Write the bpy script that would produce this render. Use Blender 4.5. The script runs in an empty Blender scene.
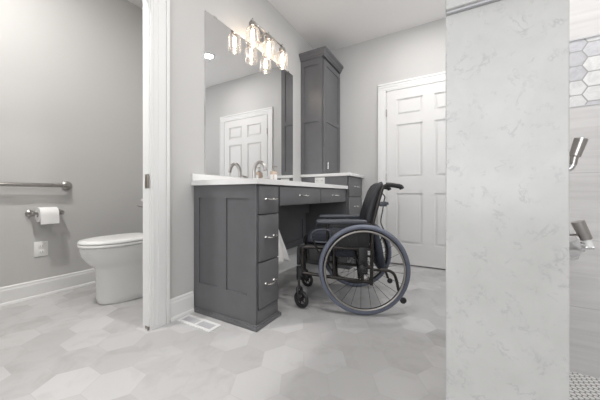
import bpy, bmesh, math, random
from mathutils import Vector, Matrix
random.seed(7)
S = bpy.context.scene
C = S.collection
PI = math.pi
# ------------------------------------------------------------------ camera
cd = bpy.data.cameras.new('camera'); cam = bpy.data.objects.new('camera', cd); C.objects.link(cam)
cam.location = (0, 0, 0.81); cam.rotation_euler = (PI/2, 0, math.radians(-60))
cd.sensor_width = 36; cd.lens = 15.96; cd.shift_y = -5/600; cd.clip_start = 0.02
S.camera = cam
# ------------------------------------------------------------------ world, exposure, fill lamps
w = bpy.data.worlds.new('world'); S.world = w; w.use_nodes = True
w.node_tree.nodes['Background'].inputs[0].default_value = (0.93, 0.96, 1, 1)
w.node_tree.nodes['Background'].inputs[1].default_value = 1.5
S.view_settings.view_transform = 'Standard'; S.view_settings.look = 'None'
S.view_settings.gamma = 1; S.view_settings.exposure = 0.46
def area(name, loc, rot, sx, sy, power, col=(1, 1, 1), shape='RECTANGLE'):
    l = bpy.data.lights.new(name, 'AREA'); l.shape = shape; l.size = sx; l.size_y = sy; l.energy = power; l.color = col
    o = bpy.data.objects.new(name, l); C.objects.link(o); o.location = loc; o.rotation_euler = rot
    return o
# added fill lamps at two made-up windows, behind the camera and in the side wall
area('fill_lamp', (-1.80, 0.0, 1.45), (0, math.radians(-116), 0), 1.7, 2.1, 19, (0.98, 0.99, 1))
area('fill_lamp', (2.3, -1.62, 1.6), (math.radians(116), 0, 0), 0.95, 1.4, 10, (0.98, 0.99, 1))

# ------------------------------------------------------------------ materials
def nt(m): return m.node_tree.nodes, m.node_tree.links
def mat(name, col, rough=0.5, metal=0.0, var=0.0, vscale=4.0, bump=0.0, bscale=60.0, spec=0.5, coat=0.0):
    m = bpy.data.materials.new(name); m.use_nodes = True; n, l = nt(m); b = n['Principled BSDF']
    b.inputs['Base Color'].default_value = (*col, 1); b.inputs['Roughness'].default_value = rough
    b.inputs['Metallic'].default_value = metal; b.inputs['Specular IOR Level'].default_value = spec
    b.inputs['Coat Weight'].default_value = coat
    tc = n.new('ShaderNodeTexCoord')
    if var:
        nz = n.new('ShaderNodeTexNoise'); nz.inputs['Scale'].default_value = vscale; nz.inputs['Detail'].default_value = 4
        l.new(tc.outputs['Object'], nz.inputs['Vector'])
        r = n.new('ShaderNodeValToRGB'); l.new(nz.outputs['Fac'], r.inputs[0])
        r.color_ramp.elements[0].position = 0.3; r.color_ramp.elements[1].position = 0.7
        r.color_ramp.elements[0].color = (*[c*(1-var) for c in col], 1); r.color_ramp.elements[1].color = (*[min(1, c*(1+var)) for c in col], 1)
        l.new(r.outputs[0], b.inputs['Base Color'])
    if bump:
        nb = n.new('ShaderNodeTexNoise'); nb.inputs['Scale'].default_value = bscale
        l.new(tc.outputs['Object'], nb.inputs['Vector'])
        bp = n.new('ShaderNodeBump'); bp.inputs['Strength'].default_value = bump; bp.inputs['Distance'].default_value = 0.002
        l.new(nb.outputs['Fac'], bp.inputs['Height']); l.new(bp.outputs[0], b.inputs['Normal'])
    return m
class G:
    """tiny node-expression builder"""
    def __init__(s, m): s.n, s.l = nt(m)
    def put(s, sock, v):
        if isinstance(v, (int, float)): sock.default_value = v
        else: s.l.new(v, sock)
    def m(s, op, a, b=0, c=0):
        k = s.n.new('ShaderNodeMath'); k.operation = op
        s.put(k.inputs[0], a); s.put(k.inputs[1], b)
        if op in ('MULTIPLY_ADD', 'COMPARE', 'SMOOTH_MIN'): s.put(k.inputs[2], c)
        return k.outputs[0]
    def comb(s, x, y, z=0):
        k = s.n.new('ShaderNodeCombineXYZ'); s.put(k.inputs[0], x); s.put(k.inputs[1], y); s.put(k.inputs[2], z); return k.outputs[0]
    def hexgrid(s, x, y):
        """x,y in units of centre spacing, neighbours along x. returns gx,gy (in-cell), idx,idy"""
        R = math.sqrt(3)
        ax = s.m('SUBTRACT', s.m('FLOORED_MODULO', x, 1.0), .5); ay = s.m('SUBTRACT', s.m('FLOORED_MODULO', y, R), R/2)
        bx_ = s.m('SUBTRACT', s.m('FLOORED_MODULO', s.m('SUBTRACT', x, .5), 1.0), .5)
        by_ = s.m('SUBTRACT', s.m('FLOORED_MODULO', s.m('SUBTRACT', y, R/2), R), R/2)
        la = s.m('ADD', s.m('MULTIPLY', ax, ax), s.m('MULTIPLY', ay, ay)); lb = s.m('ADD', s.m('MULTIPLY', bx_, bx_), s.m('MULTIPLY', by_, by_))
        k = s.m('LESS_THAN', la, lb)
        def mix(a, b): return s.m('ADD', b, s.m('MULTIPLY', k, s.m('SUBTRACT', a, b)))
        gx = mix(ax, bx_); gy = mix(ay, by_)
        return gx, gy, s.m('ROUND', s.m('MULTIPLY', s.m('SUBTRACT', x, gx), 2)), s.m('ROUND', s.m('MULTIPLY', s.m('SUBTRACT', y, gy), 2/R))
    def hexdist(s, gx, gy):
        ax = s.m('ABSOLUTE', gx); ay = s.m('ABSOLUTE', gy)
        return s.m('MAXIMUM', ax, s.m('ADD', s.m('MULTIPLY', ax, .5), s.m('MULTIPLY', ay, math.sqrt(3)/2)))
    def ramp(s, f, stops, interp='LINEAR'):
        r = s.n.new('ShaderNodeValToRGB'); s.put(r.inputs[0], f); e = r.color_ramp.elements; r.color_ramp.interpolation = interp
        while len(e) < len(stops): e.new(0.5)
        for k, (p, c) in enumerate(stops): e[k].position = p; e[k].color = (*c, 1)
        return r.outputs[0]
    def mixc(s, f, a, b, mode='MIX'):
        k = s.n.new('ShaderNodeMix'); k.data_type = 'RGBA'; k.blend_type = mode
        s.put(k.inputs[0], f)
        for q, v in ((6, a), (7, b)):
            if isinstance(v, tuple): k.inputs[q].default_value = (*v, 1)
            else: s.l.new(v, k.inputs[q])
        return k.outputs[2]
    def noise(s, vec, sc, det=3, rough=.5, dist=0):
        k = s.n.new('ShaderNodeTexNoise'); s.l.new(vec, k.inputs['Vector']); k.inputs['Scale'].default_value = sc
        k.inputs['Detail'].default_value = det; k.inputs['Roughness'].default_value = rough; k.inputs['Distortion'].default_value = dist
        return k.outputs['Fac']
    def rand(s, vec):
        k = s.n.new('ShaderNodeTexWhiteNoise'); k.noise_dimensions = '3D'; s.l.new(vec, k.inputs['Vector']); return k.outputs['Value']
def base(name, rough=.4):
    m = bpy.data.materials.new(name); m.use_nodes = True; g = G(m); b = g.n['Principled BSDF']; b.inputs['Roughness'].default_value = rough
    geo = g.n.new('ShaderNodeNewGeometry'); sp = g.n.new('ShaderNodeSeparateXYZ'); g.l.new(geo.outputs['Position'], sp.inputs[0])
    return m, g, b, geo.outputs['Position'], sp.outputs
def bumpit(g, b, h, strength, dist):
    k = g.n.new('ShaderNodeBump'); k.inputs['Strength'].default_value = strength; k.inputs['Distance'].default_value = dist
    g.put(k.inputs['Height'], h); g.l.new(k.outputs[0], b.inputs['Normal'])

M = {}
M['wall'] = mat('wall_paint', (.54, .535, .525), .85, var=.012, vscale=1.5, bump=.08, bscale=250)
M['ceil'] = mat('ceiling_paint', (.80, .785, .775), .9, bump=.05, bscale=200)
M['trim'] = mat('trim_paint', (.77, .77, .762), .38, var=.008)
M['doorw'] = mat('door_paint', (.74, .735, .725), .42, var=.008)
M['cab'] = mat('cabinet_paint', (.125, .125, .131), .36, var=.05, vscale=9)
M['ceramic'] = mat('ceramic', (.74, .74, .725), .12, coat=.4)
M['seatw'] = mat('toilet_seat_plastic', (.78, .78, .765), .22)
M['nickel'] = mat('brushed_nickel', (.42, .40, .385), .28, 1.0, var=.06, vscale=40)
M['chrome'] = mat('chrome', (.72, .72, .73), .12, 1.0)
M['bright'] = mat('satin_pull_metal', (.75, .73, .70), .25, 1.0)
M['paper'] = mat('paper', (.80, .80, .79), .9, bump=.3, bscale=120)
M['plastic'] = mat('outlet_plastic', (.78, .78, .76), .35)
M['slot'] = mat('outlet_slot', (.30, .30, .30), .6)
M['cloth'] = mat('towel_cloth', (.86, .85, .84), .95, bump=.6, bscale=300)
M['tire'] = mat('blue_grey_rubber', (.14, .155, .20), .6, var=.08, vscale=20)
M['black'] = mat('black_rubber', (.018, .018, .02), .5)
M['frame'] = mat('dark_bronze_tube', (.055, .050, .047), .35, .7, var=.1)
M['rim'] = mat('black_rim', (.02, .02, .022), .35, .3)
M['hrim'] = mat('anodised_handrim', (.36, .34, .32), .35, .8)
M['spoke'] = mat('spoke_metal', (.05, .05, .05), .35, .6)
M['vinyl'] = mat('black_upholstery', (.020, .021, .026), .5, var=.2, vscale=20, bump=.3, bscale=180)
M['pad'] = mat('armrest_vinyl', (.065, .07, .085), .38, var=.1, vscale=15)
M['navy'] = mat('navy_cushion_fabric', (.022, .026, .040), .7, var=.2, vscale=20, bump=.4, bscale=200)
M['soap'] = mat('soap_amber', (.58, .45, .36), .2, var=.1, vscale=30)
M['louver'] = mat('register_slat', (.58, .58, .60), .5)
M['hinge'] = mat('hinge_metal', (.30, .27, .24), .35, .9)
M['dark'] = mat('dark_gap_shade', (.02, .02, .02), .8)  # near-black stand-in for the shade in the gap under the far door
m = bpy.data.materials.new('mirror_silver'); m.use_nodes = True; b = m.node_tree.nodes['Principled BSDF']
b.inputs['Base Color'].default_value = (.86, .86, .86, 1); b.inputs['Metallic'].default_value = 1; b.inputs['Roughness'].default_value = 0.0
M['mirror'] = m
# clear glass of the lamp shades
m = bpy.data.materials.new('clear_glass'); m.use_nodes = True; g = G(m); out = g.n['Material Output']; g.n.remove(g.n['Principled BSDF'])
tr = g.n.new('ShaderNodeBsdfTransparent'); tr.inputs[0].default_value = (.97, .96, .95, 1)
gl = g.n.new('ShaderNodeBsdfGlossy'); gl.inputs['Roughness'].default_value = .25
tl_ = g.n.new('ShaderNodeBsdfTranslucent'); tl_.inputs[0].default_value = (.95, .94, .93, 1)
ms = g.n.new('ShaderNodeMixShader'); ms.inputs[0].default_value = .15; g.l.new(gl.outputs[0], ms.inputs[1]); g.l.new(tl_.outputs[0], ms.inputs[2]); gl = ms
lw = g.n.new('ShaderNodeLayerWeight'); lw.inputs[0].default_value = .35
mx = g.n.new('ShaderNodeMixShader'); g.l.new(g.m('ADD', .02, g.m('MULTIPLY', lw.outputs['Facing'], .42)), mx.inputs[0]); g.l.new(tr.outputs[0], mx.inputs[1]); g.l.new(gl.outputs[0], mx.inputs[2]); g.l.new(mx.outputs[0], out.inputs[0])
M['glass'] = m
def emis(name, col, st):
    m = bpy.data.materials.new(name); m.use_nodes = True; b = m.node_tree.nodes['Principled BSDF']
    b.inputs['Base Color'].default_value = (*col, 1); b.inputs['Emission Color'].default_value = (*col, 1); b.inputs['Emission Strength'].default_value = st
    return m
M['bulb'] = emis('lit_bulb', (1, .83, .66), 24)
M['lens'] = emis('lit_lens', (1, .95, .88), 14)
# hexagon floor
m, g, b, P, XYZ = base('hexagon_floor_tile', .38)
x = g.m('ADD', g.m('DIVIDE', g.m('SUBTRACT', XYZ[0], .998), .2032), 40.5); y = g.m('ADD', g.m('DIVIDE', g.m('SUBTRACT', XYZ[1], .554), .2032), 20*math.sqrt(3)+math.sqrt(3)/2)
gx, gy, ix, iy = g.hexgrid(x, y); hd = g.hexdist(gx, gy); rid = g.rand(g.comb(ix, iy, 3))
tone = g.ramp(rid, [(0, (.44, .434, .431)), (.35, (.48, .474, .471)), (.7, (.515, .51, .508)), (1, (.565, .56, .558))])
off = g.n.new('ShaderNodeVectorMath'); off.operation = 'ADD'; g.l.new(P, off.inputs[0]); g.l.new(g.comb(g.m('MULTIPLY', rid, 37), g.m('MULTIPLY', rid, 91), rid), off.inputs[1])
cl = g.noise(off.outputs[0], 5, 5, .6, .6)
clc = g.ramp(cl, [(.3, (.86, .855, .85)), (.5, (1, 1, 1)), (.72, (1.0, 1.0, 1.0))])
tile = g.mixc(1.0, tone, clc, 'MULTIPLY')
grout = g.m('GREATER_THAN', hd, .4915)
g.l.new(g.mixc(g.m('MULTIPLY', grout, .55), tile, (.43, .423, .42)), b.inputs['Base Color'])
g.l.new(g.ramp(cl, [(.3, (.5, .5, .5)), (.7, (.3, .3, .3))]), b.inputs['Roughness'])
bumpit(g, b, g.m('SUBTRACT', g.m('MULTIPLY', cl, .15), grout), .25, .001)
M['floor'] = m
# marble
def marble(name, dark=(.42, .42, .42)):
    m, g, b, P, XYZ = base(name, .22)
    d = g.noise(P, 10, 6, .6, .3)
    v1 = g.m('ABSOLUTE', g.m('SUBTRACT', g.noise(P, 22, 6, .62, .6), .5)); v2 = g.noise(P, 34, 3, .5, .2)
    vein = g.m('MULTIPLY', g.ramp(v1, [(0, (1, 1, 1)), (.03, (0, 0, 0))]), g.ramp(v2, [(.52, (0, 0, 0)), (.64, (1, 1, 1))]))
    v3 = g.m('MULTIPLY', g.ramp(g.m('ABSOLUTE', g.m('SUBTRACT', g.noise(P, 14, 6, .65, .3), .5)), [(0, (1, 1, 1)), (.028, (0, 0, 0))]), g.ramp(g.noise(P, 24, 3), [(.55, (0, 0, 0)), (.64, (1, 1, 1))]))
    bc = g.ramp(d, [(.3, (.53, .527, .51)), (.65, (.60, .595, .58))])
    c = g.mixc(g.m('MULTIPLY', vein, .7), bc, dark); c = g.mixc(g.m('MULTIPLY', v3, .55), c, dark)
    g.l.new(c, b.inputs['Base Color']); return m
M['marble'] = marble('veined_white_marble')
M['quartz'] = mat('white_quartz', (.76, .755, .745), .22, var=.03, vscale=6)
# shower wall: horizontally veined porcelain in 0.3 m courses with a mosaic band
m, g, b, P, XYZ = base('streaked_porcelain_tile', .3)
sc = g.comb(g.m('MULTIPLY', XYZ[0], 1.5), g.m('MULTIPLY', XYZ[1], 1.5), g.m('MULTIPLY', XYZ[2], 22))
st = g.noise(sc, 1.6, 5, .6, .6)
c = g.ramp(st, [(.3, (.55, .54, .535)), (.55, (.62, .61, .605)), (.75, (.66, .65, .645))])
zz = g.m('FLOORED_MODULO', XYZ[2], .303); jt = g.m('MAXIMUM', g.m('LESS_THAN', zz, .0022), g.m('LESS_THAN', g.m('FLOORED_MODULO', g.m('ADD', XYZ[1], .80), .61), .0022))
g.l.new(g.mixc(jt, c, (.42, .42, .42)), b.inputs['Base Color'])
M['swall'] = m
m, g, b, P, XYZ = base('hexagon_mosaic', .2)
gx, gy, ix, iy = g.hexgrid(g.m('ADD', g.m('DIVIDE', XYZ[2], .066), 40.38), g.m('ADD', g.m('DIVIDE', XYZ[1], .066), 40.2))
hd = g.hexdist(gx, gy); rid = g.rand(g.comb(ix, iy, 5))
tone = g.ramp(rid, [(0, (.50, .50, .52)), (.35, (.60, .60, .63)), (.6, (.70, .70, .70)), (1, (.80, .80, .79))])
v = g.ramp(g.noise(P, 28, 4, .6, 1), [(.35, (.85, .85, .86)), (.6, (1, 1, 1))])
g.l.new(g.mixc(g.m('GREATER_THAN', hd, .462), g.mixc(1.0, tone, v, 'MULTIPLY'), (.37, .37, .37)), b.inputs['Base Color'])
bumpit(g, b, g.m('MULTIPLY', g.m('GREATER_THAN', hd, .462), -1), .4, .002)
M['mosaic'] = m
m, g, b, P, XYZ = base('penny_round_mosaic', .35)
gx, gy, ix, iy = g.hexgrid(g.m('ADD', g.m('DIVIDE', XYZ[0], .022), 40), g.m('ADD', g.m('DIVIDE', XYZ[1], .022), 200))
dd = g.m('SQRT', g.m('ADD', g.m('MULTIPLY', gx, gx), g.m('MULTIPLY', gy, gy)))
g.l.new(g.mixc(g.m('GREATER_THAN', dd, .43), (.70, .70, .69), (.20, .19, .19)), b.inputs['Base Color'])
M['penny'] = m

# ------------------------------------------------------------------ mesh helpers
class MB:
    def __init__(s, T=None): s.bm = bmesh.new(); s.T = T
    def box(s, x0, x1, y0, y1, z0, z1, bev=0.0, seg=2):
        b = bmesh.new(); bmesh.ops.create_cube(b, size=1)
        for v in b.verts: v.co = ((x0+x1)/2+v.co.x*(x1-x0), (y0+y1)/2+v.co.y*(y1-y0), (z0+z1)/2+v.co.z*(z1-z0))
        if bev: bmesh.ops.bevel(b, geom=list(b.edges), offset=bev, segments=seg, profile=.5, affect='EDGES')
        return s.add(b)
    def add(s, b, mtx=None):
        if mtx: bmesh.ops.transform(b, matrix=mtx, verts=list(b.verts))
        me = bpy.data.meshes.new('t'); b.to_mesh(me); b.free(); s.bm.from_mesh(me); bpy.data.meshes.remove(me); return s
    def rings(s, rings, closed_ends=True, wrap=False):
        V = [[s.bm.verts.new(p) for p in r] for r in rings]; n = len(rings[0]); R = len(V)
        for i in range(R if wrap else R-1):
            a, b = V[i], V[(i+1) % R]
            for j in range(n):
                s.bm.faces.new((a[j], a[(j+1) % n], b[(j+1) % n], b[j]))
        if closed_ends and not wrap:
            s.bm.faces.new(V[0][::-1]); s.bm.faces.new(V[-1])
        return s
    def tube(s, pts, r, seg=10, closed=False, smooth=0):
        P = [Vector(p) for p in pts]
        if smooth:
            Q = []; n = len(P)
            for i in range(n if closed else n-1):
                p0 = P[(i-1) % n] if closed or i > 0 else P[0]; p1 = P[i]; p2 = P[(i+1) % n]; p3 = P[(i+2) % n] if closed or i+2 < n else P[-1]
                for k in range(smooth):
                    t = k/smooth
                    Q.append(.5*((2*p1)+(-p0+p2)*t+(2*p0-5*p1+4*p2-p3)*t*t+(-p0+3*p1-3*p2+p3)*t**3))
            if not closed: Q.append(P[-1])
            P = Q
        n = len(P); rr = r if isinstance(r, (list, tuple)) else [r]*n
        if len(rr) != n: rr = [rr[0]+(rr[-1]-rr[0])*i/(n-1) for i in range(n)]
        rings = []; up = None
        for i in range(n):
            t = (P[(i+1) % n]-P[i-1]) if closed else (P[min(i+1, n-1)]-P[max(i-1, 0)])
            t.normalize()
            if up is None: up = Vector((0, 0, 1)) if abs(t.z) < .9 else Vector((1, 0, 0))
            a = (up-t*up.dot(t)).normalized(); up = a; bb = t.cross(a)
            rings.append([P[i]+(a*math.cos(q*2*PI/seg)+bb*math.sin(q*2*PI/seg))*rr[i] for q in range(seg)])
        return s.rings(rings, wrap=closed)
    def cyl(s, p0, p1, r0, r1=None, seg=24): return s.tube([p0, p1], [r0, r0 if r1 is None else r1], seg)
    def lathe(s, c, prof, axis=(0, 0, 1), seg=28):
        """prof: (radius, height along axis) list"""
        ax = Vector(axis).normalized(); u = Vector((1, 0, 0)) if abs(ax.x) < .8 else Vector((0, 1, 0))
        a = (u-ax*u.dot(ax)).normalized(); bb = ax.cross(a); c = Vector(c)
        return s.rings([[c+ax*h+(a*math.cos(q*2*PI/seg)+bb*math.sin(q*2*PI/seg))*max(r, 1e-4) for q in range(seg)] for r, h in prof])
    def torus(s, c, axis, R, r, seg=64, rs=10, squash=1.0):
        ax = Vector(axis).normalized(); u = Vector((0, 0, 1)) if abs(ax.z) < .8 else Vector((1, 0, 0))
        a = (u-ax*u.dot(ax)).normalized(); bb = ax.cross(a); c = Vector(c)
        return s.rings([[c+(a*math.cos(t)+bb*math.sin(t))*(R+r*math.cos(q*2*PI/rs))+ax*(r*squash*math.sin(q*2*PI/rs)) for q in range(rs)] for t in [i*2*PI/seg for i in range(seg)]], wrap=True)
    def relief(s, T, a0, a1, b0, b1, h, rects, bottom=True):
        """a slab on plane T (T maps a,b,c) whose top height is h except in the listed rectangles (a0,a1,b0,b1,height)"""
        As = sorted({a0, a1, *[q for r in rects for q in r[:2]]}); Bs = sorted({b0, b1, *[q for r in rects for q in r[2:4]]})
        na, nb = len(As)-1, len(Bs)-1
        def H(i, j):
            if i < 0 or j < 0 or i >= na or j >= nb: return 0
            ca, cb = (As[i]+As[i+1])/2, (Bs[j]+Bs[j+1])/2; v = h
            for r in rects:
                if r[0] < ca < r[1] and r[2] < cb < r[3]: v = r[4]
            return v
        q = lambda *p: s.bm.faces.new([s.bm.verts.new(T(*k)) for k in p])
        for i in range(na):
            for j in range(nb):
                z = H(i, j); A, B, D, E = As[i], As[i+1], Bs[j], Bs[j+1]
                q((A, D, z), (B, D, z), (B, E, z), (A, E, z))
        for i in range(na+1):
            for j in range(nb):
                z, y = H(i-1, j), H(i, j)
                if z != y: q((As[i], Bs[j], z), (As[i], Bs[j+1], z), (As[i], Bs[j+1], y), (As[i], Bs[j], y))
        for i in range(na):
            for j in range(nb+1):
                z, y = H(i, j-1), H(i, j)
                if z != y: q((As[i], Bs[j], z), (As[i+1], Bs[j], z), (As[i+1], Bs[j], y), (As[i], Bs[j], y))
        if bottom: q((a0, b0, 0), (a1, b0, 0), (a1, b1, 0), (a0, b1, 0))
        bmesh.ops.remove_doubles(s.bm, verts=list(s.bm.verts), dist=1e-5)
        return s
    def prism(s, poly, f0, f1):
        return s.rings([[f0(p) for p in poly], [f1(p) for p in poly]])
    def build(s, name, m, parent=None, local=False, ang=35, smooth=True):
        bmesh.ops.recalc_face_normals(s.bm, faces=list(s.bm.faces))
        me = bpy.data.meshes.new(name); o = bpy.data.objects.new(name, me); C.objects.link(o)
        if parent is not None:
            o.parent = parent
            if not local:
                rt = parent
                while rt.parent: rt = rt.parent
                inv = (Matrix.Translation(rt.location) @ rt.rotation_euler.to_matrix().to_4x4()).inverted()
                bmesh.ops.transform(s.bm, matrix=inv, verts=list(s.bm.verts))
        else:
            vs = [v.co for v in s.bm.verts]; lo = [min(v[i] for v in vs) for i in range(3)]; hi = [max(v[i] for v in vs) for i in range(3)]
            p = Vector(((lo[0]+hi[0])/2, (lo[1]+hi[1])/2, lo[2])); bmesh.ops.translate(s.bm, vec=-p, verts=list(s.bm.verts)); o.location = p
        s.bm.to_mesh(me); s.bm.free(); me.materials.append(M[m] if isinstance(m, str) else m)
        if smooth:
            for f in me.polygons: f.use_smooth = True
            me.set_sharp_from_angle(angle=math.radians(ang))
        return o
def tag(o, label=None, cat=None, group=None, kind=None):
    if label: o['label'] = label
    if cat: o['category'] = cat
    if group: o['group'] = group
    if kind: o['kind'] = kind
    return o
def thing(name, label, cat, loc=(0, 0, 0), rz=0, group=None):
    o = bpy.data.objects.new(name, None); C.objects.link(o); o.location = loc; o.rotation_euler = (0, 0, rz); o.empty_display_size = .1
    return tag(o, label, cat, group)
def structure(name, mb, m, parent=None, label=None):
    o = mb.build(name, m, parent, smooth=False)
    if parent is None: tag(o, kind='structure')
    if label: o['label'] = label
    return o
def dup(root, loc, label=None):
    r = root.copy(); C.objects.link(r); r.location = loc
    if label: r['label'] = label
    for ch in list(root.children):
        c = ch.copy(); C.objects.link(c); c.parent = r
        for g2 in list(ch.children):
            d = g2.copy(); C.objects.link(d); d.parent = c
    return r
FX = lambda c0: (lambda a, b, c: (c0-c, a, b))      # face looking to -X
FY = lambda c0: (lambda a, b, c: (a, c0-c, b))      # face looking to -Y

# ------------------------------------------------------------------ room shell
YW, XW, ZC = 1.58, 3.27, 2.722
XB, YR = -1.70, -1.50
structure('floor', MB().box(XB-.1, XW+.1, YR-.1, 2.95, -.08, 0), 'floor')
structure('floor_shower', MB().box(.80, 1.67, -1.40, -.174, .0005, .004), 'penny', label='white penny round mosaic shower floor')
structure('ceiling', MB().box(XB-.1, XW+.1, YR-.1, YW+.059, ZC, ZC+.08), 'ceil')
structure('ceiling', MB().box(-.6, 1.76, YW+.060, 2.95, 2.775, 2.85), 'ceil')
# wall with the mirror, with the doorway to the toilet room
mw = MB().box(.945, XW, YW, YW+.059, 0, ZC).box(XB, .095, YW, YW+.059, 0, ZC).box(.095, .945, YW, YW+.059, 2.07, ZC)
structure('wall_left', mw, 'wall')
structure('wall_far', MB().box(XW, XW+.1, YR, .70-.09-.83, 0, ZC).box(XW, XW+.1, .70, YW+.059, 0, ZC).box(XW, XW+.1, -.22, .70, 2.05, ZC), 'wall')
structure('wall_back', MB().box(XB-.1, XB, YR, -1.05, 0, ZC).box(XB-.1, XB, 1.05, YW, 0, ZC).box(XB-.1, XB, -1.05, 1.05, 0, .6).box(XB-.1, XB, -1.05, 1.05, 2.3, ZC), 'wall')
structure('wall_right', MB().box(XB-.1, 1.80, YR-.1, YR, 0, ZC).box(2.8, XW+.1, YR-.1, YR, 0, ZC).box(1.80, 2.8, YR-.1, YR, 0, .85).box(1.80, 2.8, YR-.1, YR, 2.35, ZC), 'wall')
structure('wall_toilet_side', MB().box(-.6, 1.76, 2.85, 2.95, 0, 2.775), 'wall')
structure('wall_toilet_far', MB().box(1.66, 1.76, YW+.059, 2.85, 0, 2.775), 'wall')
structure('wall_toilet_near', MB().box(-.7, -.6, YW+.059, 2.95, 0, 2.775), 'wall')
structure('fill_window_1', MB().box(XB-.07, XB+.015, -1.05, -.99, .6, 2.3).box(XB-.07, XB+.015, .99, 1.05, .6, 2.3).box(XB-.07, XB+.015, -1.05, 1.05, .6, .66).box(XB-.07, XB+.015, -1.05, 1.05, 2.24, 2.3).box(XB-.06, XB-.02, -.02, .02, .6, 2.3), 'trim')  # made-up frame out of view, around the fill lamp behind the camera
structure('fill_window_2', MB().box(1.80, 1.86, YR-.07, YR+.015, .85, 2.35).box(2.74, 2.8, YR-.07, YR+.015, .85, 2.35).box(1.8, 2.8, YR-.07, YR+.015, .85, .91).box(1.8, 2.8, YR-.07, YR+.015, 2.29, 2.35), 'trim')  # made-up frame out of view, around the side wall fill lamp
# shower: pony wall whose end faces the camera, tiled wall beyond
pw = MB().box(.62, 1.665, -.171, .014, 0, 1.176, .002)
structure('wall_shower_end', pw, 'marble', label='veined white marble pony wall of the shower')
structure('trim_1', MB().box(.606, 1.665, -.184, .014, 1.180, 1.214, .003), 'marble', label='marble cap on the shower wall')
structure('trim_2', MB().box(.613, 1.665, -.178,   .0125, 1.176, 1.180), 'louver')
sw = MB().box(1.67, 1.78, -1.42, .012, 0, 1.21).box(1.67, 1.78, -1.42, .012, 1.515, ZC)
so = structure('wall_shower_back', sw, 'swall', label='grey streaked porcelain tiled shower wall')
structure('mosaic_band', MB().box(1.672, 1.78, -1.42, .012, 1.213, 1.512), 'mosaic', so, 'white and lilac hexagon mosaic band')
structure('tile_edge', MB().box(1.668, 1.70, -1.42, .012, 1.21, 1.213).box(1.668, 1.70, -1.42, .012, 1.512, 1.515), 'louver', so)
structure('wall_shower_side', MB().box(.62, 1.78, -1.50, -1.42, 0, ZC), 'swall')

def base_prof(d, h):  # outward depth profile of baseboard
    return [(0, 0), (.026, 0), (.026, .008), (.022, .02), (.014, .024), (.014, h-.03), (.010, h-.018), (.010, h-.008), (.004, h), (0, h)]
def baseboard(name, p0, p1, nrm, h=.14):
    p0, p1, nv = Vector(p0), Vector(p1), Vector(nrm); mb = MB(); pr = base_prof(.02, h)
    mb.rings([[p+nv*a+Vector((0, 0, b)) for a, b in pr] for p in (p0, p1)])
    return structure(name, mb, 'trim')
baseboard('baseboard_left', (1.052, YW, 0), (1.235, YW, 0), (0, -1, 0))
baseboard('baseboard_left', (1.49, YW, 0), (2.76, YW, 0), (0, -1, 0))
baseboard('baseboard_far', (XW, .79, 0), (XW, .985, 0), (-1, 0, 0))
baseboard('baseboard_far', (XW, YR, 0), (XW, -.315, 0), (-1, 0, 0))
baseboard('baseboard_toilet', (-.6, 2.85, 0), (1.66, 2.85, 0), (0, -1, 0))
baseboard('baseboard_toilet', (1.66, YW+.1, 0), (1.66, 2.82, 0), (-1, 0, 0))

structure('door_gap_blocker', MB().box(XW+.075, XW+.10, -.22, .70, 0, 2.05), 'dark')  # unseen slab added to stop light leaking under the door and darken the gap
# casings: profile swept as stacked steps
def casing_piece(mb, T, a0, a1, b0, b1, vert, inner_low):
    """a flat casing with raised outer back-band and inner bead; vert = runs vertically"""
    if vert:
        w_ = a1-a0; o0, o1 = (a1-.020, a1) if inner_low else (a0, a0+.020); i0, i1 = (a0, a0+.016) if inner_low else (a1-.016, a1)
        rects = [(o0, o1, b0, b1, .022), (i0, i1, b0, b1, .011), ((i1 if inner_low else o1)+.028 if inner_low else o1+.006, (o0-.006) if inner_low else i0-.028, b0, b1, .018)]
    else:
        rects = [(a0, a1, b1-.020, b1, .022), (a0, a1, b0, b0+.016, .011), (a0, a1, b0+.044, b1-.026, .018)]
    mb.relief(T, a0, a1, b0, b1, .014, rects)
t = MB(); casing_piece(t, FY(YW), .931, 1.048, 0, 2.06, True, True)
structure('trim_3', t, 'trim', label='white door casing of the toilet room doorway')
t = MB(); casing_piece(t, FY(YW), -.022, .095, 0, 2.06, True, False); structure('trim_4', t, 'trim')
t = MB(); casing_piece(t, FY(YW), -.022, 1.048, 2.06, 2.177, False, True); structure('trim_5', t, 'trim')
jm = structure('trim_6', MB().box(.925, .945, YW-.002, YW+.061, 0, 2.05), 'trim', label='white door jamb with bare hinge')
structure('trim_7', MB().box(.095, .115, YW-.002, YW+.061, 0, 2.05).box(.115, .925, YW-.002, YW+.061, 2.05, 2.07), 'trim')
for z0 in (.850, .006):
    hg = MB().box(.9225, .9249, YW+.004, YW+.034, z0, z0+.085 if z0 > .1 else .022, .0008)
    hh = hg.build('hinge', 'hinge', jm)
    MB().cyl((.9195, YW-.006, z0), (.9195, YW-.006, z0+(.085 if z0 > .1 else .018)), .0055).build('hinge_pin', 'hinge', hh)

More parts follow.
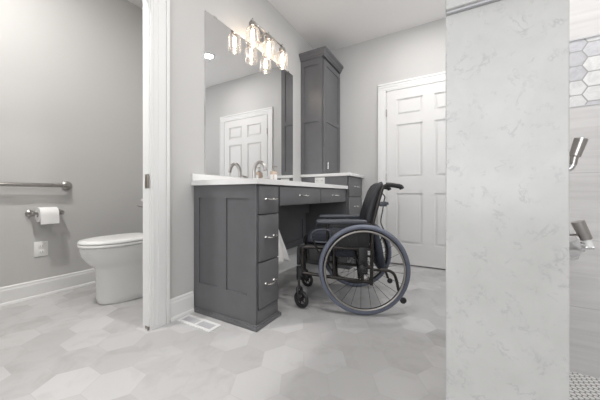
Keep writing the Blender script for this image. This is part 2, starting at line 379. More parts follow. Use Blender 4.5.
# far door with six raised panels
FD = FX(XW+.02)
y0, y1 = -.205, .687
pan = []
for (pa, pb) in ((.375, .578), (-.096, .272)): pass
cols = [(.300, .578), (-.096, .182)]
for (pa, pb) in cols:
    for (za, zb) in ((.245, .83), (1.01, 1.63), (1.735, 1.925)):
        pan += [(pa, pb, za, zb, .022), (pa+.010, pb-.010, za+.010, zb-.010, .018), (pa+.022, pb-.022, za+.022, zb-.022, .023), (pa+.032, pb-.032, za+.032, zb-.032, .0285)]
dr = MB().relief(FD, y0, y1, .014, 2.028, .032, pan)
door = structure('door_1', dr, 'doorw')
door['label'] = 'white six-panel door in the far wall'
MB().lathe((XW-.012, -.145, .95), [(.028, 0), (.028, .008), (.010, .014), (.010, .035), (.022, .042), (.027, .055), (.020, .068), (0, .072)], (-1, 0, 0)).build('door_handle', 'nickel', door)
for z0 in (.22, .98, 1.74): MB().cyl((XW-.018, y1+.004, z0), (XW-.018, y1+.004, z0+.085), .006).build('hinge', 'nickel', door)
t = MB(); casing_piece(t, FX(XW), .698, .79, 0, 2.045, True, True); structure('trim_8', t, 'trim', label='white casing left of the far door')
t = MB(); casing_piece(t, FX(XW), -.31, -.215, 0, 2.045, True, False); structure('trim_9', t, 'trim')
t = MB(); casing_piece(t, FX(XW), -.31, .79, 2.045, 2.137, False, True); structure('trim_10', t, 'trim')
structure('trim_11', MB().box(XW-.001, XW+.1, y1+.002, .70, 0, 2.05).box(XW-.001, XW+.1, -.22, y0-.002, 0, 2.05).box(XW-.001, XW+.1, -.22, .70, 2.03, 2.05), 'trim')

# recessed ceiling lights (one shows in the mirror, three are added fill)
def can(x, y, z, power, label, group=None):
    t = thing('recessed_light', label, 'ceiling light', (x, y, z), group=group)
    MB().lathe((x, y, z), [(.041, -.001), (.041, -.004), (.075, -.006), (.085, -.003), (.085, 0)], seg=32).build('trim_ring', 'trim', t)
    MB().lathe((x, y, z-.0008), [(.040, 0), (.040, -.002), (0, -.0021)], seg=32).build('lens', 'lens', t)
    area('recessed_lamp', (x, y, z-.012), (0, 0, 0), .12, .12, power, (1, .975, .955), 'DISK')
can(2.53, .24, ZC, 8.5, 'small round recessed ceiling light, reflected as a bright spot in the mirror')
can(.95, .45, ZC, 8.5, 'added round recessed fill light above the floor in front of the vanity, out of view')  # added to light the floor and vanity, out of view
can(-.5, .45, ZC, 3.5, 'added round recessed fill light in the ceiling behind the viewer')  # added fill behind the viewer, never in view
can(.22, 1.98, 2.775, 24, 'round recessed ceiling light in the toilet room')
can(1.15, -.75, ZC, 14, 'added round recessed fill light to brighten the tiled shower, out of view')  # added because the shower rendered too dark, out of view

# ------------------------------------------------------------------ vanity: drawer cabinet
def arch_pull(c, hw, parent, axis='x', r=.0042):
    x, y, z = c; mb = MB()
    if axis == 'x':
        for sx in (-1, 1): mb.lathe((x+sx*hw, y, z), [(.0085, 0), (.0075, .004), (.0045, .008), (.0048, .022)], (0, -1, 0), 14)
        mb.tube([(x-hw-.010, y-.022, z+.002), (x-hw, y-.026, z), (x-hw*.5, y-.031, z-.003), (x, y-.033, z-.004), (x+hw*.5, y-.031, z-.003), (x+hw, y-.026, z), (x+hw+.010, y-.022, z+.002)], r, 8, smooth=4)
    else:
        for sz in (-1, 1): mb.lathe((x, y, z+sz*hw), [(.0085, 0), (.0075, .004), (.0045, .008), (.0048, .022)], (0, -1, 0), 14)
        mb.tube([(x, y-.022, z-hw-.01), (x, y-.028, z-hw), (x, y-.032, z), (x, y-.028, z+hw), (x, y-.022, z+hw+.01)], r, 8, smooth=4)
    return mb.build('pull', 'bright', parent)
def drawer(name, T_y, x0, x1, z0, z1, parent, hw=.045, bev=.003):
    o = MB().box(x0, x1, T_y, T_y+.019, z0, z1, bev).build(name, 'cab', parent)
    arch_pull(((x0+x1)/2, T_y, (z0+z1)/2+.004), hw, o); return o
vc = thing('drawer_cabinet', 'tall narrow charcoal vanity cabinet with three drawers and a panelled end beside the floor register', 'cabinet', (1.36, 1.3, 0))
MB().box(1.266, 1.475, 1.030, 1.578, .0, .874).build('body', 'cab', vc, smooth=False)
MB().relief(FX(1.2655), 1.0295, 1.578, .028, .874, .0215, [(1.089, 1.269, .20, .79, .0125), (1.346, 1.526, .205, .79, .0125)]).build('end_panel', 'cab', vc, smooth=False)
MB().box(1.258, 1.470, 1.020, 1.030, .03, .112, .001).box(1.244, 1.262, 1.022, 1.030, .03, .874, .001).build('face_frame', 'cab', vc)
bmoul = MB().box(1.228, 1.490, 1.004, 1.578, 0, .022, .003).box(1.234, 1.482, 1.012, 1.578, .020, .030, .003)
bmoul.build('base_moulding', 'cab', vc)
for z0, z1 in ((.694, .868), (.405, .686), (.12, .397)): drawer('drawer', 1.008, 1.264, 1.462, z0, z1, vc, .043)

# desk unit: two drawers over the knee space, apron and back panel
du = thing('desk_drawer_unit', 'charcoal two-drawer apron with a dark panelled back over the knee space under the long counter', 'cabinet', (2.12, 1.3, .735))
MB().box(1.477, 2.768, 1.030, 1.046, .74, .874).box(1.477, 2.768, 1.046, 1.08, .74, .752).build('apron', 'cab', du, smooth=False)
drawer('drawer', 1.010, 1.482, 2.112, .738, .868, du, .05)
drawer('drawer', 1.010, 2.120, 2.745, .738, .868, du, .05)
bp = MB().box(1.477, 2.768, 1.47, 1.556, .60, .874)
bp.relief(FY(1.55), 1.477, 2.768, .235, .60, .03, [(1.56, 2.09, .30, .53, .018), (2.17, 2.70, .30, .53, .018)])
bp.build('back_panel', 'cab', du, smooth=False)

# ------------------------------------------------------------------ countertops
ct = thing('countertop', 'long white quartz vanity countertop with low backsplash', 'countertop', (2.0, 1.28, .876))
sx0, sx1, sy0, sy1 = 1.565, 1.985, 1.10, 1.40
c_ = MB().box(1.222, sx0, .993, 1.578, .876, .910).box(sx1, 2.768, .993, 1.578, .876, .910).box(sx0, sx1, .993, sy0, .876, .910).box(sx0, sx1, sy1, 1.578, .876, .910)
c_.build('slab', 'quartz', ct, smooth=False)
MB().box(1.222, 2.748, 1.560, 1.578, .910, .958, .002).build('backsplash', 'quartz', ct)
sk = thing('sink', 'white undermount sink basin set in the long vanity countertop', 'sink', (1.775, 1.25, .76))
MB().rings([[(sx0-.004, sy0-.004, .875), (sx1+.004, sy0-.004, .875), (sx1+.004, sy1+.004, .875), (sx0-.004, sy1+.004, .875)], [(sx0+.02, sy0+.02, .79), (sx1-.02, sy0+.02, .79), (sx1-.02, sy1-.02, .79), (sx0+.02, sy1-.02, .79)], [(sx0+.05, sy0+.05, .77), (sx1-.05, sy0+.05, .77), (sx1-.05, sy1-.05, .77), (sx0+.05, sy1-.05, .77)]], closed_ends=False).build('basin', 'ceramic', sk)
bs = MB(); bs.box(sx0+.05, sx1-.05, sy0+.05, sy1-.05, .764, .7702).build('basin_floor', 'ceramic', sk)
MB().lathe((1.775, 1.25, .7705), [(.022, 0), (.022, .003), (.012, .004), (0, .004)]).build('drain', 'nickel', sk)

# far base cabinet + raised counter
fb = thing('base_cabinet', 'charcoal base cabinet with small drawers in the corner under the raised counter', 'cabinet', (3.02, 1.28, 0))
MB().box(2.775, 3.266, 1.005, 1.578, 0, 1.018).build('body', 'cab', fb, smooth=False)
MB().box(2.7705, 2.7755, 1.0045, 1.578, 0, 1.018).build('side_panel', 'cab', fb, smooth=False)
MB().box(2.762, 3.266, .975, 1.005, 0, .03, .003).build('base_moulding', 'cab', fb)
for z0, z1 in ((.795, 1.008), (.565, .785), (.33, .555), (.09, .32)): drawer('drawer', .985, 2.79, 3.245, z0, z1, fb, .045)
rc = MB().box(2.745, 3.268, .962, 1.578, 1.020, 1.052, .002).build('raised_countertop', 'quartz')
tag(rc, 'short raised white countertop under the tall charcoal cabinet', 'countertop')
ot = thing('outlet', 'horizontal white outlet plate on the charcoal cabinet side at the end of the long counter', 'outlet', (2.77, 1.335, .94))
MB().box(2.765, 2.7702, 1.272, 1.398, .938, 1.014, .002).build('cover_plate', 'plastic', ot)
for yy in (1.305, 1.365):
    s_ = MB().box(2.7635, 2.7655, yy-.018, yy+.018, .962, .990, .0006).build('socket', 'plastic', ot)
    MB().box(2.7628, 2.7637, yy-.010, yy-.006, .968, .982).box(2.7628, 2.7637, yy+.006, yy+.010, .968, .982).build('slot', 'slot', s_)

# tall cabinet on the raised counter
tc = thing('tall_cabinet', 'tall charcoal linen cabinet with crown moulding standing on the raised white counter', 'cabinet', (3.0, 1.43, 1.053))
MB().box(2.771, 3.266, 1.302, 1.578, 1.053, 2.42).build('body', 'cab', tc, smooth=False)
MB().relief(FX(2.7705), 1.2995, 1.578, 1.053, 2.42, .0205, [(1.345, 1.535, 1.10, 1.66, .010), (1.345, 1.535, 1.715, 2.32, .010)]).build('side_panel', 'cab', tc, smooth=False)
td = MB().relief(FY(1.2995), 2.768, 3.255, 1.062, 2.37, .021, [(2.83, 3.193, 1.12, 1.66, .013), (2.83, 3.193, 1.715, 2.31, .013)]).build('door', 'cab', tc, smooth=False)
kb = MB(); x_, z_ = 2.815, 1.15
kb.tube([(x_, 1.279, z_-.038), (x_, 1.252, z_-.038), (x_, 1.252, z_+.038), (x_, 1.279, z_+.038)], .0045, 8).build('handle', 'bright', td)
cr = MB(); crp = [(0, 2.392), (.008, 2.392), (.010, 2.408), (.018, 2.416), (.026, 2.434), (.040, 2.448), (.044, 2.450), (.044, 2.472), (0, 2.472)]
def crown_ring(o, z): return [(2.750-o, 1.278-o, z), (3.267, 1.278-o, z), (3.267, 1.579, z), (2.750-o, 1.579, z)]
cr.rings([crown_ring(o, z) for o, z in crp])
cr.build('crown_moulding', 'cab', tc, smooth=False)

# ------------------------------------------------------------------ mirror
mi = thing('mirror', 'large frameless wall mirror above the vanity countertop', 'mirror', (1.95, 1.575, .96))
MB().box(1.337, 2.567, 1.5735, 1.5792, .9595, 2.165, .0015, 1).build('glass', 'mirror', mi)
for xx in (1.42, 2.45): MB().box(xx, xx+.03, 1.570, 1.5792, 2.160, 2.172, .001).build('clip', 'bright', mi)

# ------------------------------------------------------------------ vanity light with three jars
vl = thing('vanity_light', 'three-light vanity fixture with clear glass jar shades glowing above the mirror', 'wall light', (1.97, 1.57, 2.25))
MB().lathe((1.97, 1.579, 2.30), [(.062, 0), (.062, .006), (.055, .014), (.020, .020), (.014, .03)], (0, -1, 0), 32).build('backplate', 'nickel', vl)
MB().tube([(1.97, 1.556, 2.30), (1.97, 1.50, 2.30), (1.97, 1.475, 2.285)], .008, 10, smooth=4).build('arm', 'nickel', vl)
MB().box(1.725, 2.215, 1.462, 1.478, 2.272, 2.282, .002).build('crossbar', 'nickel', vl)
for lx in (1.747, 1.970, 2.195):
    sh = MB()
    prof = [(.026, 2.246), (.030, 2.242), (.030, 2.228), (.046, 2.214), (.057, 2.20), (.058, 2.17), (.058, 2.100), (.055, 2.082), (.052, 2.076)]
    inner = [(r-.0022, z+.0005) for r, z in prof[::-1]]
    pts = prof+inner
    sh.rings([[(lx+r*math.cos(q*2*PI/32), 1.47+r*math.sin(q*2*PI/32), z) for q in range(32)] for r, z in pts], wrap=True)
    sho = sh.build('jar_shade', 'glass', vl)
    MB().lathe((lx, 1.47, 0), [(.006, 2.305), (.008, 2.298), (.004, 2.290), (.010, 2.284), (.010, 2.270), (.032, 2.262), (.034, 2.247), (.0345, 2.232), (.031, 2.232), (.020, 2.225), (.018, 2.205), (0, 2.204)], seg=20).build('socket_cap', 'nickel', sho)
    MB().lathe((lx, 1.47, 0), [(.010, 2.204), (.012, 2.19), (.014, 2.17), (.014, 2.135), (.011, 2.122), (.006, 2.115), (0, 2.113)], seg=16).build('bulb', 'bulb', sho)

# ------------------------------------------------------------------ faucet (widespread) and soap
fa = thing('faucet', 'brushed nickel gooseneck faucet with two lever handles on the vanity counter', 'faucet', (1.790, 1.492, .911))
fx, fy, fz = 1.790, 1.492, .9105
MB().lathe((fx, fy, fz), [(.027, 0), (.027, .004), (.020, .010), (.014, .022), (.0125, .03)]).tube([(fx, fy, fz+.02), (fx, fy, fz+.09), (fx, fy-.004, fz+.125), (fx, fy-.024, fz+.163), (fx, fy-.058, fz+.180), (fx, fy-.092, fz+.168), (fx, fy-.114, fz+.136), (fx, fy-.122, fz+.105)], .0145, 14, smooth=5).build('spout', 'nickel', fa)
for sx in (-1, 1):
    hx = fx+sx*.105
    hd_ = MB().lathe((hx, fy, fz), [(.024, 0), (.024, .004), (.017, .010), (.015, .040), (.017, .050), (0, .054)])
    hd_.tube([(hx, fy, fz+.046), (hx+sx*.03, fy-.012, fz+.048), (hx+sx*.07, fy-.022, fz+.050)], [.010, .0075], 10).build('handle', 'nickel', fa)
sb = thing('soap_bottle', 'small square amber soap bottle with pump on the counter near the mirror', 'soap bottle', (2.069, 1.486, .911))
MB().box(2.069-.030, 2.069+.030, 1.486-.024, 1.486+.024, .9105, 1.034, .006, 3).build('bottle', 'soap', sb)
MB().lathe((2.069, 1.486, 1.032), [(.013, 0), (.013, .016), (.0045, .018), (.0045, .040), (.010, .042), (.010, .052), (0, .053)], seg=14).tube([(2.069, 1.486, 1.079), (2.069, 1.455, 1.079), (2.069, 1.444, 1.072)], .004, 8).build('pump', 'hinge', sb)
MB().box(2.069-.022, 2.069+.022, 1.4612, 1.4622, .925, 1.005).box(2.0385, 2.0392, 1.470, 1.502, .925, 1.005).build('bottle_label', 'paper', sb)

# towel hanging inside the knee space
tw = thing('hand_towel', 'white towel hanging on the knee-space side of the drawer cabinet', 'towel', (1.6, 1.1, .32))
tm = MB(); N, K = 26, 18
def tow(u, v, side):
    topx0, topx1 = 1.482, 1.515; botx0, botx1 = 1.484, 1.738
    k = v**.95
    x = topx0+(botx0-topx0)*k + u*((topx1-topx0)*(1-k)+(botx1-botx0)*k)
    y = 1.10+(.005+.008*v)*math.sin(u*17+1.2*v)*(.4+.6*v)+side*.004
    z = .67-(.67-.318)*v + .012*math.cos(u*9)*v - (.012*u*v)
    return (x, y, z)
rings = []
for j in range(K+1):
    v = j/K
    rings.append([tow(i/N, v, 1) for i in range(N+1)]+[tow(i/N, v, -1) for i in range(N, -1, -1)])
tm.rings(rings); tm.build('cloth', 'cloth', tw, ang=80)
MB().lathe((1.4755, 1.10, .672), [(.016, 0), (.016, .004), (.006, .008), (.006, .034), (.011, .036), (.011, .044), (0, .045)], (1, 0, 0), 16).build('hook', 'nickel', tw)

# ------------------------------------------------------------------ floor register
fr = thing('floor_register', 'white slotted floor register beside the vanity base', 'vent', (1.138, 1.40, 0))
MB().relief(lambda a, b, c: (a, b, .0006+c), 1.088, 1.184, 1.245, 1.548, .005, [(1.108, 1.165, 1.268, 1.385, .0005), (1.108, 1.165, 1.403, 1.526, .0005)]).build('frame', 'trim', fr, smooth=False)
for k in range(26):
    y_ = 1.272+k*.0099
    if 1.383 < y_ < 1.404: continue
    MB().box(1.108, 1.165, y_, y_+.0045, .0012, .0038).build('slat', 'louver', fr, smooth=False)

# ------------------------------------------------------------------ toilet room
gb = thing('grab_bar', 'long brushed nickel grab bar mounted across the toilet room wall', 'grab bar', (.5, 2.83, .89))
MB().tube([(.965, 2.846, .888), (.965, 2.82, .888), (.955, 2.805, .888), (.93, 2.80, .888), (.5, 2.80, .888), (.06, 2.80, .888), (.035, 2.805, .888), (.025, 2.82, .888), (.025, 2.846, .888)], .0155, 14).build('rail', 'nickel', gb)
for gx_ in (.025, .965): MB().lathe((gx_, 2.849, .888), [(.038, 0), (.038, .006), (.030, .014), (.020, .018), (.019, .022)], (0, -1, 0)).build('flange', 'nickel', gb)
tp = thing('toilet_paper_holder', 'brushed nickel two-post toilet paper holder below the grab bar', 'holder', (.823, 2.83, .66))
for px_ in (.738, .912):
    MB().lathe((px_, 2.849, .668), [(.026, 0), (.026, .005), (.016, .012), (.011, .018), (.011, .05), (.016, .056), (.017, .072), (.010, .082), (0, .084)], (0, -1, 0), 18).build('post', 'nickel', tp)
MB().cyl((.742, 2.783, .668), (.908, 2.783, .668), .008).build('rod', 'nickel', tp)
tr_ = thing('toilet_paper_roll', 'white toilet paper roll on the holder beside the toilet', 'toilet paper', (.823, 2.78, .60))
pr_ = [(.020, -.056), (.056, -.056), (.0575, -.054), (.0575, .054), (.056, .056), (.020, .056)]
MB().rings([[(.823+h, 2.783+r*math.cos(q*2*PI/32), .656+r*math.sin(q*2*PI/32)) for q in range(32)] for r, h in pr_], wrap=True).build('paper', 'paper', tr_)
MB().rings([[(.823+h, 2.783+r*math.cos(q*2*PI/24), .656+r*math.sin(q*2*PI/24)) for q in range(24)] for r, h in [(.0188, -.0565), (.0198, -.0565), (.0198, .0565), (.0188, .0565)]], wrap=True).build('core', 'louver', tr_)
MB().box(.768, .878, 2.7245, 2.7258, .585, .656).build('loose_sheet', 'paper', tr_)
oo = thing('outlet', 'square white two-gang outlet plate low on the toilet room wall below the paper holder', 'outlet', (.805, 2.848, .32))
MB().box(.762, .846, 2.8445, 2.8498, .322, .440, .002).build('cover_plate', 'plastic', oo)
for zz_ in (.357, .403):
    s_ = MB().box(.788, .822, 2.843, 2.845, zz_-.016, zz_+.016, .0008).build('socket', 'plastic', oo)
    MB().box(.796, .799, 2.8422, 2.8432, zz_-.006, zz_+.008).box(.810, .813, 2.8422, 2.8432, zz_-.006, zz_+.008).build('slot', 'slot', s_)

tl = thing('toilet', 'white elongated skirted toilet with closed lid against the toilet room wall', 'toilet', (1.2, 2.27, 0))
TY = 2.27
def egg(x0, x1, hw, z, n=40, k=2.2, fr_=.55):
    """outline: rounded front at x0, squarer back at x1"""
    x0 += .012; xm = x0+(x1-x0)*fr_; out = []
    for i in range(n):
        t = 2*PI*i/n; c_, s_ = math.cos(t), math.sin(t)
        if c_ < 0: X = xm-(xm-x0)*abs(c_)**(2/2.15); Y = hw*math.copysign(abs(s_)**(2/2.15), s_)
        else: X = xm+(x1-xm)*abs(c_)**(2/3.6); Y = hw*math.copysign(abs(s_)**(2/3.6), s_)
        out.append((X, TY+Y, z))
    return out
bw = MB()
secs = [(0, .948, 1.56, .128, .45), (.012, .940, 1.565, .134, .45), (.05, .935, 1.565, .133, .45), (.16, .932, 1.565, .128, .45), (.255, .930, 1.565, .128, .45), (.275, .922, 1.565, .135, .45), (.30, .895, 1.565, .152, .48), (.335, .862, 1.565, .170, .5), (.375, .840, 1.565, .180, .52), (.415, .832, 1.565, .185, .52), (.432, .832, 1.565, .185, .52), (.437, .838, 1.56, .180, .52)]
bw.rings([egg(a, b2, hw, z, fr_=f_) for z, a, b2, hw, f_ in secs]); bw.build('bowl', 'ceramic', tl, ang=60)
MB().rings([egg(.832, 1.335, .181, .4375), egg(.826, 1.34, .187, .440), egg(.826, 1.34, .187, .452), egg(.830, 1.337, .184, .4565)]).build('seat', 'seatw', tl, ang=60)
ld = MB().rings([egg(.832, 1.335, .181, .459), egg(.826, 1.34, .188, .462), egg(.826, 1.34, .188, .470), egg(.834, 1.333, .181, .479), egg(.870, 1.30, .15, .484), egg(.95, 1.22, .08, .487)])
ld.build('lid', 'seatw', tl, ang=60)
for yy in (-.07, .07): MB().box(1.335, 1.372, TY+yy-.02, TY+yy+.02, .438, .468, .006).build('seat_hinge', 'seatw', tl)
tk = MB().box(1.385, 1.60, TY-.19, TY+.19, .438, .745, .02, 3).build('tank', 'ceramic', tl)
MB().box(1.372, 1.610, TY-.205, TY+.205, .746, .778, .010, 3).build('tank_lid', 'ceramic', tk)
MB().cyl((1.384, TY+.14, .70), (1.366, TY+.14, .70), .010).tube([(1.368, TY+.14, .702), (1.362, TY+.19, .706), (1.362, TY+.225, .712)], [.006, .005], 8).build('flush_lever', 'nickel', tk)

# ------------------------------------------------------------------ shower valves on the inner face of the pony wall
def valve(name, label, x, z, kind):
    yw = -.1715; t = thing(name, label, 'shower valve', (x, yw, z))
    if kind == 'lower':
        MB().lathe((x, yw-.0005, z), [(.026, 0), (.026, .024), (.0245, .029), (.010, .031), (.0095, .040), (0, .0405)], (0, -1, 0), 28).build('valve_body', 'chrome', t)
        MB().cyl((x, yw-.030, z-.001), (x, yw-.053, z+.001), .0048).build('stem', 'chrome', t)
        MB().tube([(x, yw-.044, z+.015), (x, yw-.032, z+.048)], [.0090, .0100], 20).build('lever', 'nickel', t)
        MB().tube([(x, yw-.048, z+.001), (x, yw-.044, z+.016)], [.0062, .0062], 20).build('collar', 'plastic', t)
    else:
        MB().lathe((x, yw-.0005, z-.068), [(.022, 0), (.022, .005), (.020, .008), (.008, .010), (.008, .030), (0, .031)], (0, -1, 0), 28).build('escutcheon', 'chrome', t)
        MB().tube([(x, yw-.026, z-.066), (x, yw-.060, z-.068), (x, yw-.068, z-.056)], .0065, 16, smooth=3).build('stem', 'chrome', t)
        MB().tube([(x, -.239, z-.058), (x, -.242, z-.040), (x, -.2425, z-.038), (x, -.253, z)], [.0070, .0075, .0105, .0120], 24).build('lever', 'nickel', t)
        MB().lathe((x, -.253, z), [(.0113, 0), (.0113, .0012), (0, .0014)], (0, -.27, 1), 24).build('lever_cap', 'chrome', t)
valve('shower_valve', 'upper brushed nickel shower lever beside the marble pony wall, below the hexagon mosaic', .85, .938, 'upper')
valve('shower_valve', 'lower shower valve with round chrome body and upright lever beside the marble pony wall', .70, .712, 'lower')

# ------------------------------------------------------------------ wheelchair (own frame: +x forward, +y towards the viewer's side)
wc = thing('wheelchair', 'black manual wheelchair with blue-grey tyred spoked wheels parked at the vanity knee space', 'wheelchair', (2.031, .638, 0), math.radians(113.3))
def B(mb, name, m, parent=wc, ang=40): return mb.build(name, m, parent, local=True, ang=ang)
AX = (0, 1, 0)
for sg in (1, -1):
    wy = .28*sg; Z0 = .305
    wh = B(MB().torus((0, wy, Z0), AX, .2885, .0170, 96, 12), 'wheel', 'tire')
    rm = MB(); rp = [(.279, -.011), (.279, .011), (.266, .009), (.262, 0), (.266, -.009)]
    rm.rings([[(r*math.cos(t), wy+a, Z0+r*math.sin(t)) for r, a in rp] for t in [i*2*PI/96 for i in range(96)]], wrap=True); B(rm, 'rim', 'rim', wh)
    B(MB().torus((0, wy+.028*sg, Z0), AX, .262, .0065, 96, 8), 'handrim', 'hrim', wh)
    for k in range(6):
        t = k*PI/3+.3; br = MB().cyl((.268*math.cos(t), wy+.004*sg, Z0+.268*math.sin(t)), (.262*math.cos(t), wy+.026*sg, Z0+.262*math.sin(t)), .0035, seg=8)
        B(br, 'handrim_tab', 'hrim', wh)
    B(MB().lathe((0, wy-.035*sg, Z0), [(.012, 0), (.028, .004), (.028, .010), (.014, .014), (.014, .046), (.026, .050), (.026, .055), (.016, .060), (.012, .070), (0, .072)], (0, sg, 0), 20), 'hub', 'rim', wh)
    sp_ = MB()
    for k in range(24):
        t = k*2*PI/24+.07; side = 1 if k % 2 else -1; t2 = t+(.55 if (k//2) % 2 else -.55)
        sp_.cyl((.024*math.cos(t2), wy+(.017 if side > 0 else -.026)*sg, Z0+.024*math.sin(t2)), (.264*math.cos(t), wy, Z0+.264*math.sin(t)), .0013, seg=5)
    B(sp_, 'spokes', 'spoke', wh)
    fy_ = .212*sg
    # side frame
    sf = MB()
    sf.tube([(-.075, fy_, .430), (.38, fy_, .438), (.418, fy_, .425), (.425, fy_, .39), (.424, fy_, .255)], .0125, 12, smooth=4)
    sf.tube([(.424, fy_, .252), (.255, fy_, .230), (-.060, fy_, .198)], .0120, 12)
    sf.cyl((-.062, fy_, .180), (-.066, fy_, .47), .0125)
    sf.cyl((.20, fy_, .224), (.20, fy_, .434), .010)
    sf.cyl((0, fy_, .305), (-.064, fy_, .305), .015); sf.cyl((0, fy_, .20), (0, fy_, .44), .011)
    B(sf, 'side_frame', 'frame')
    B(MB().cyl((-.01, fy_-.01*sg, .305), (-.01, wy-.034*sg, .305), .011), 'axle', 'frame')
    # brake
    B(MB().box(.285, .325, fy_+.010*sg-.008, fy_+.010*sg+.008, .385, .425, .003).tube([(.305, fy_+.02*sg, .40), (.33, fy_+.03*sg, .46), (.345, fy_+.035*sg, .50)], .006, 8).cyl((.27, fy_+.02*sg, .395), (.272, fy_+.065*sg, .395), .008, seg=10), 'brake', 'frame')
    # caster
    cy = .225*sg
    hs = B(MB().cyl((.448, cy, .205), (.448, cy, .30), .017).box(.424, .452, cy-.015, cy+.015, .225, .285, .004), 'caster_housing', 'black')
    cf = MB().tube([(.448, cy, .21), (.448, cy, .150)], .009, 10)
    for q in (-1, 1): cf.tube([(.448, cy, .150), (.446+q*.011, cy+q*.018, .138), (.438+q*.012, cy+q*.020, .10), (.430+q*.012, cy+q*.020, .064)], [.012, .009], 8, smooth=3)
    B(cf, 'caster_fork', 'black')
    CA = (math.sin(.55), math.cos(.55), 0); CR = lambda t, q: (.430+q*math.cos(t)*math.cos(.55), cy-q*math.cos(t)*math.sin(.55), .064+q*math.sin(t))
    cw = B(MB().torus((.430, cy, .064), CA, .050, .013, 40, 10), 'caster_wheel', 'black')
    ch = MB().lathe((.430-.014*CA[0], cy-.014*CA[1], .064), [(.014, 0), (.014, .028), (0, .0281)], CA, 16).torus((.430, cy, .064), CA, .038, .004, 32, 8)
    for k in range(5): ch.cyl(CR(k*2*PI/5, .012), CR(k*2*PI/5, .038), .0045, seg=6)
    B(ch, 'caster_spokes', 'frame', cw)
    B(MB().tube([(.405, fy_+.004*sg, .455), (.442, fy_+.006*sg, .440), (.450, fy_+.006*sg, .40), (.450, fy_+.006*sg, .31)], .0135, 10, smooth=4).box(.432, .462, fy_-.012, fy_+.014, .33, .375, .004), 'front_hanger', 'black')
    # back cane, push handle
    cn = MB().tube([(-.062, .195*sg, .42), (-.070, .195*sg, .577), (-.110, .195*sg, .75), (-.138, .195*sg, .85), (-.150, .195*sg, .872), (-.175, .195*sg, .880), (-.20, .195*sg, .878)], .0110, 10, smooth=3)
    B(cn, 'back_cane', 'frame')
    B(MB().tube([(-.165, .195*sg, .881), (-.19, .195*sg, .881), (-.235, .195*sg, .874), (-.262, .195*sg, .868), (-.272, .195*sg, .852)], .0165, 14, smooth=3), 'push_grip', 'black')
    B(MB().box(-.168, -.118, .195*sg-.016, .195*sg+.016, .730, .764, .005).cyl((-.145, .195*sg, .747), (-.180, .195*sg, .752), .010, seg=12), 'cane_clamp', 'pad')
    B(MB().tube([(-.128, .195*sg, .83), (-.155, .197*sg, .80), (-.150, .198*sg, .77), (-.140, .198*sg, .70), (-.128, .198*sg, .62), (-.150, .198*sg, .55), (-.118, .2*sg, .48)], .004, 6, smooth=4), 'brake_cable', 'black')
    # armrest
    ay = .230*sg
    pr2 = []
    for xx, hh_, ww in ((-.030, .006, .010), (-.022, .014, .022), (0, .017, .026), (.28, .017, .026), (.315, .015, .023), (.326, .006, .012)):
        pr2.append([(xx, ay+ww*math.copysign(abs(math.cos(t))**.6, math.cos(t)), .622+hh_*math.copysign(abs(math.sin(t))**.6, math.sin(t))) for t in [i*2*PI/16 for i in range(16)]])
    B(MB().rings(pr2), 'armrest_pad', 'pad')
    B(MB().tube([(.245, ay, .608), (.245, ay-.008*sg, .57), (.245, fy_, .44)], .0095, 10), 'armrest_post', 'frame')
    B(MB().tube([(-.02, ay, .608), (-.055, ay-.01*sg, .60), (-.066, fy_, .56), (-.066, fy_, .46)], .0095, 10, smooth=3), 'armrest_post', 'frame')
    B(MB().tube([(.235, ay, .560), (.30, ay, .566), (.345, ay, .548), (.362, ay, .518), (.345, ay, .484), (.30, ay, .476), (.235, ay, .480), (.222, ay, .52)], .0065, 8, closed=True, smooth=4), 'side_guard_loop', 'pad')
    sgd = MB().box(-.045, .215, ay-.012*sg-.002, ay-.012*sg+.002, .445, .565, .001)
    B(sgd, 'side_guard', 'black')
    # anti-tipper
    B(MB().tube([(-.05, fy_, .285), (-.12, fy_, .287), (-.178, fy_, .284), (-.214, fy_, .262), (-.232, fy_, .215), (-.243, fy_, .160), (-.262, fy_, .105)], .0105, 10, smooth=3), 'anti_tip_bar', 'frame')
    B(MB().torus((-.276, fy_, .082), AX, .014, .0085, 24, 8).lathe((-.276, fy_-.008, .082), [(.008, 0), (.010, .001), (.010, .015), (.008, .016)], AX, 12), 'anti_tip_wheel', 'black')
for sg in (1, -1):
    B(MB().box(-.035, .028, .222*sg-.006, .222*sg+.006, .255, .445, .006).cyl((0, .20*sg, .305), (0, .245*sg, .305), .026), 'axle_plate', 'black')
    B(MB().box(.225, .375, .196*sg-.007, .196*sg+.007, .335, .432, .006), 'frame_gusset', 'black')
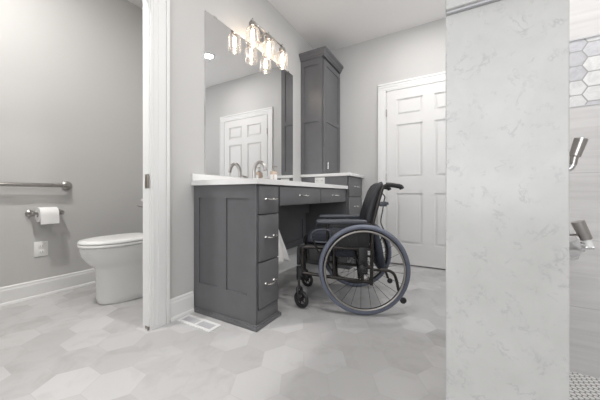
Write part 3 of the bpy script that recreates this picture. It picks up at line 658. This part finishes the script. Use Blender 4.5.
# cross frame, seat, back
xf = MB().tube([(.18, .205, .235), (.18, -.205, .425)], .0110, 10).tube([(.155, -.205, .235), (.155, .205, .425)], .0110, 10)
xf.tube([(.02, .205, .225), (.02, -.205, .425)], .0110, 10).tube([(-.005, -.205, .225), (-.005, .205, .425)], .0110, 10).cyl((-.04, 0, .33), (.21, 0, .33), .009)
B(xf, 'cross_brace', 'frame')
B(MB().cyl((-.01, -.25, .305), (-.01, .25, .305), .012), 'axle_tube', 'frame')
def rsec(x, hw, z0, z1, n=20, e=.35, dome=0):
    out = []
    for i in range(n):
        t = 2*PI*i/n; c_, s_ = math.cos(t), math.sin(t)
        out.append((x, hw*math.copysign(abs(c_)**e, c_), (z0+z1)/2+(z1-z0)/2*math.copysign(abs(s_)**.5, s_)))
    return out
B(MB().box(-.06, .40, -.205, .205, .418, .452, .008), 'seat_sling', 'vinyl')
B(MB().box(.05, .33, -.17, .17, .36, .416, .015), 'under_seat_bag', 'navy')
B(MB().rings([rsec(-.058, .18, .47, .50), rsec(-.05, .195, .455, .525), rsec(.05, .20, .453, .530), rsec(.25, .20, .453, .538), rsec(.35, .198, .453, .530), rsec(.385, .19, .458, .515), rsec(.395, .17, .475, .495)]), 'seat_cushion', 'navy')
bk = MB(); rr = []
for z, ofs, th, hw in ((.46, -.045, .006, .165), (.47, -.040, .030, .178), (.56, -.035, .040, .182), (.66, -.052, .042, .184), (.76, -.080, .040, .184), (.84, -.106, .036, .182), (.885, -.126, .028, .176), (.905, -.140, .010, .150)):
    ring = []
    n = 28
    for i in range(n):
        t = 2*PI*i/n; yv = hw*math.copysign(abs(math.cos(t))**.5, math.cos(t)); s_ = math.copysign(abs(math.sin(t))**.6, math.sin(t))
        hollow = -.022*(1-(yv/hw)**2)
        ring.append((ofs+th*s_+hollow*.6, yv, z))
    rr.append(ring)
bk.rings(rr); B(bk, 'backrest', 'vinyl', ang=60)
pc = MB()
pc.rings([[(x_+(-.115), yv, z) for (x_, yv) in [(.035*math.copysign(abs(math.cos(t))**.6, math.cos(t))*s2-(.47-z)*.18, .15*s2*math.copysign(abs(math.sin(t))**.5, math.sin(t))) for t in [i*2*PI/24 for i in range(24)]]] for z, s2 in ((.255, .55), (.265, .85), (.30, 1), (.45, 1), (.52, .85), (.53, .6))])
B(pc, 'under_seat_pouch', 'navy')
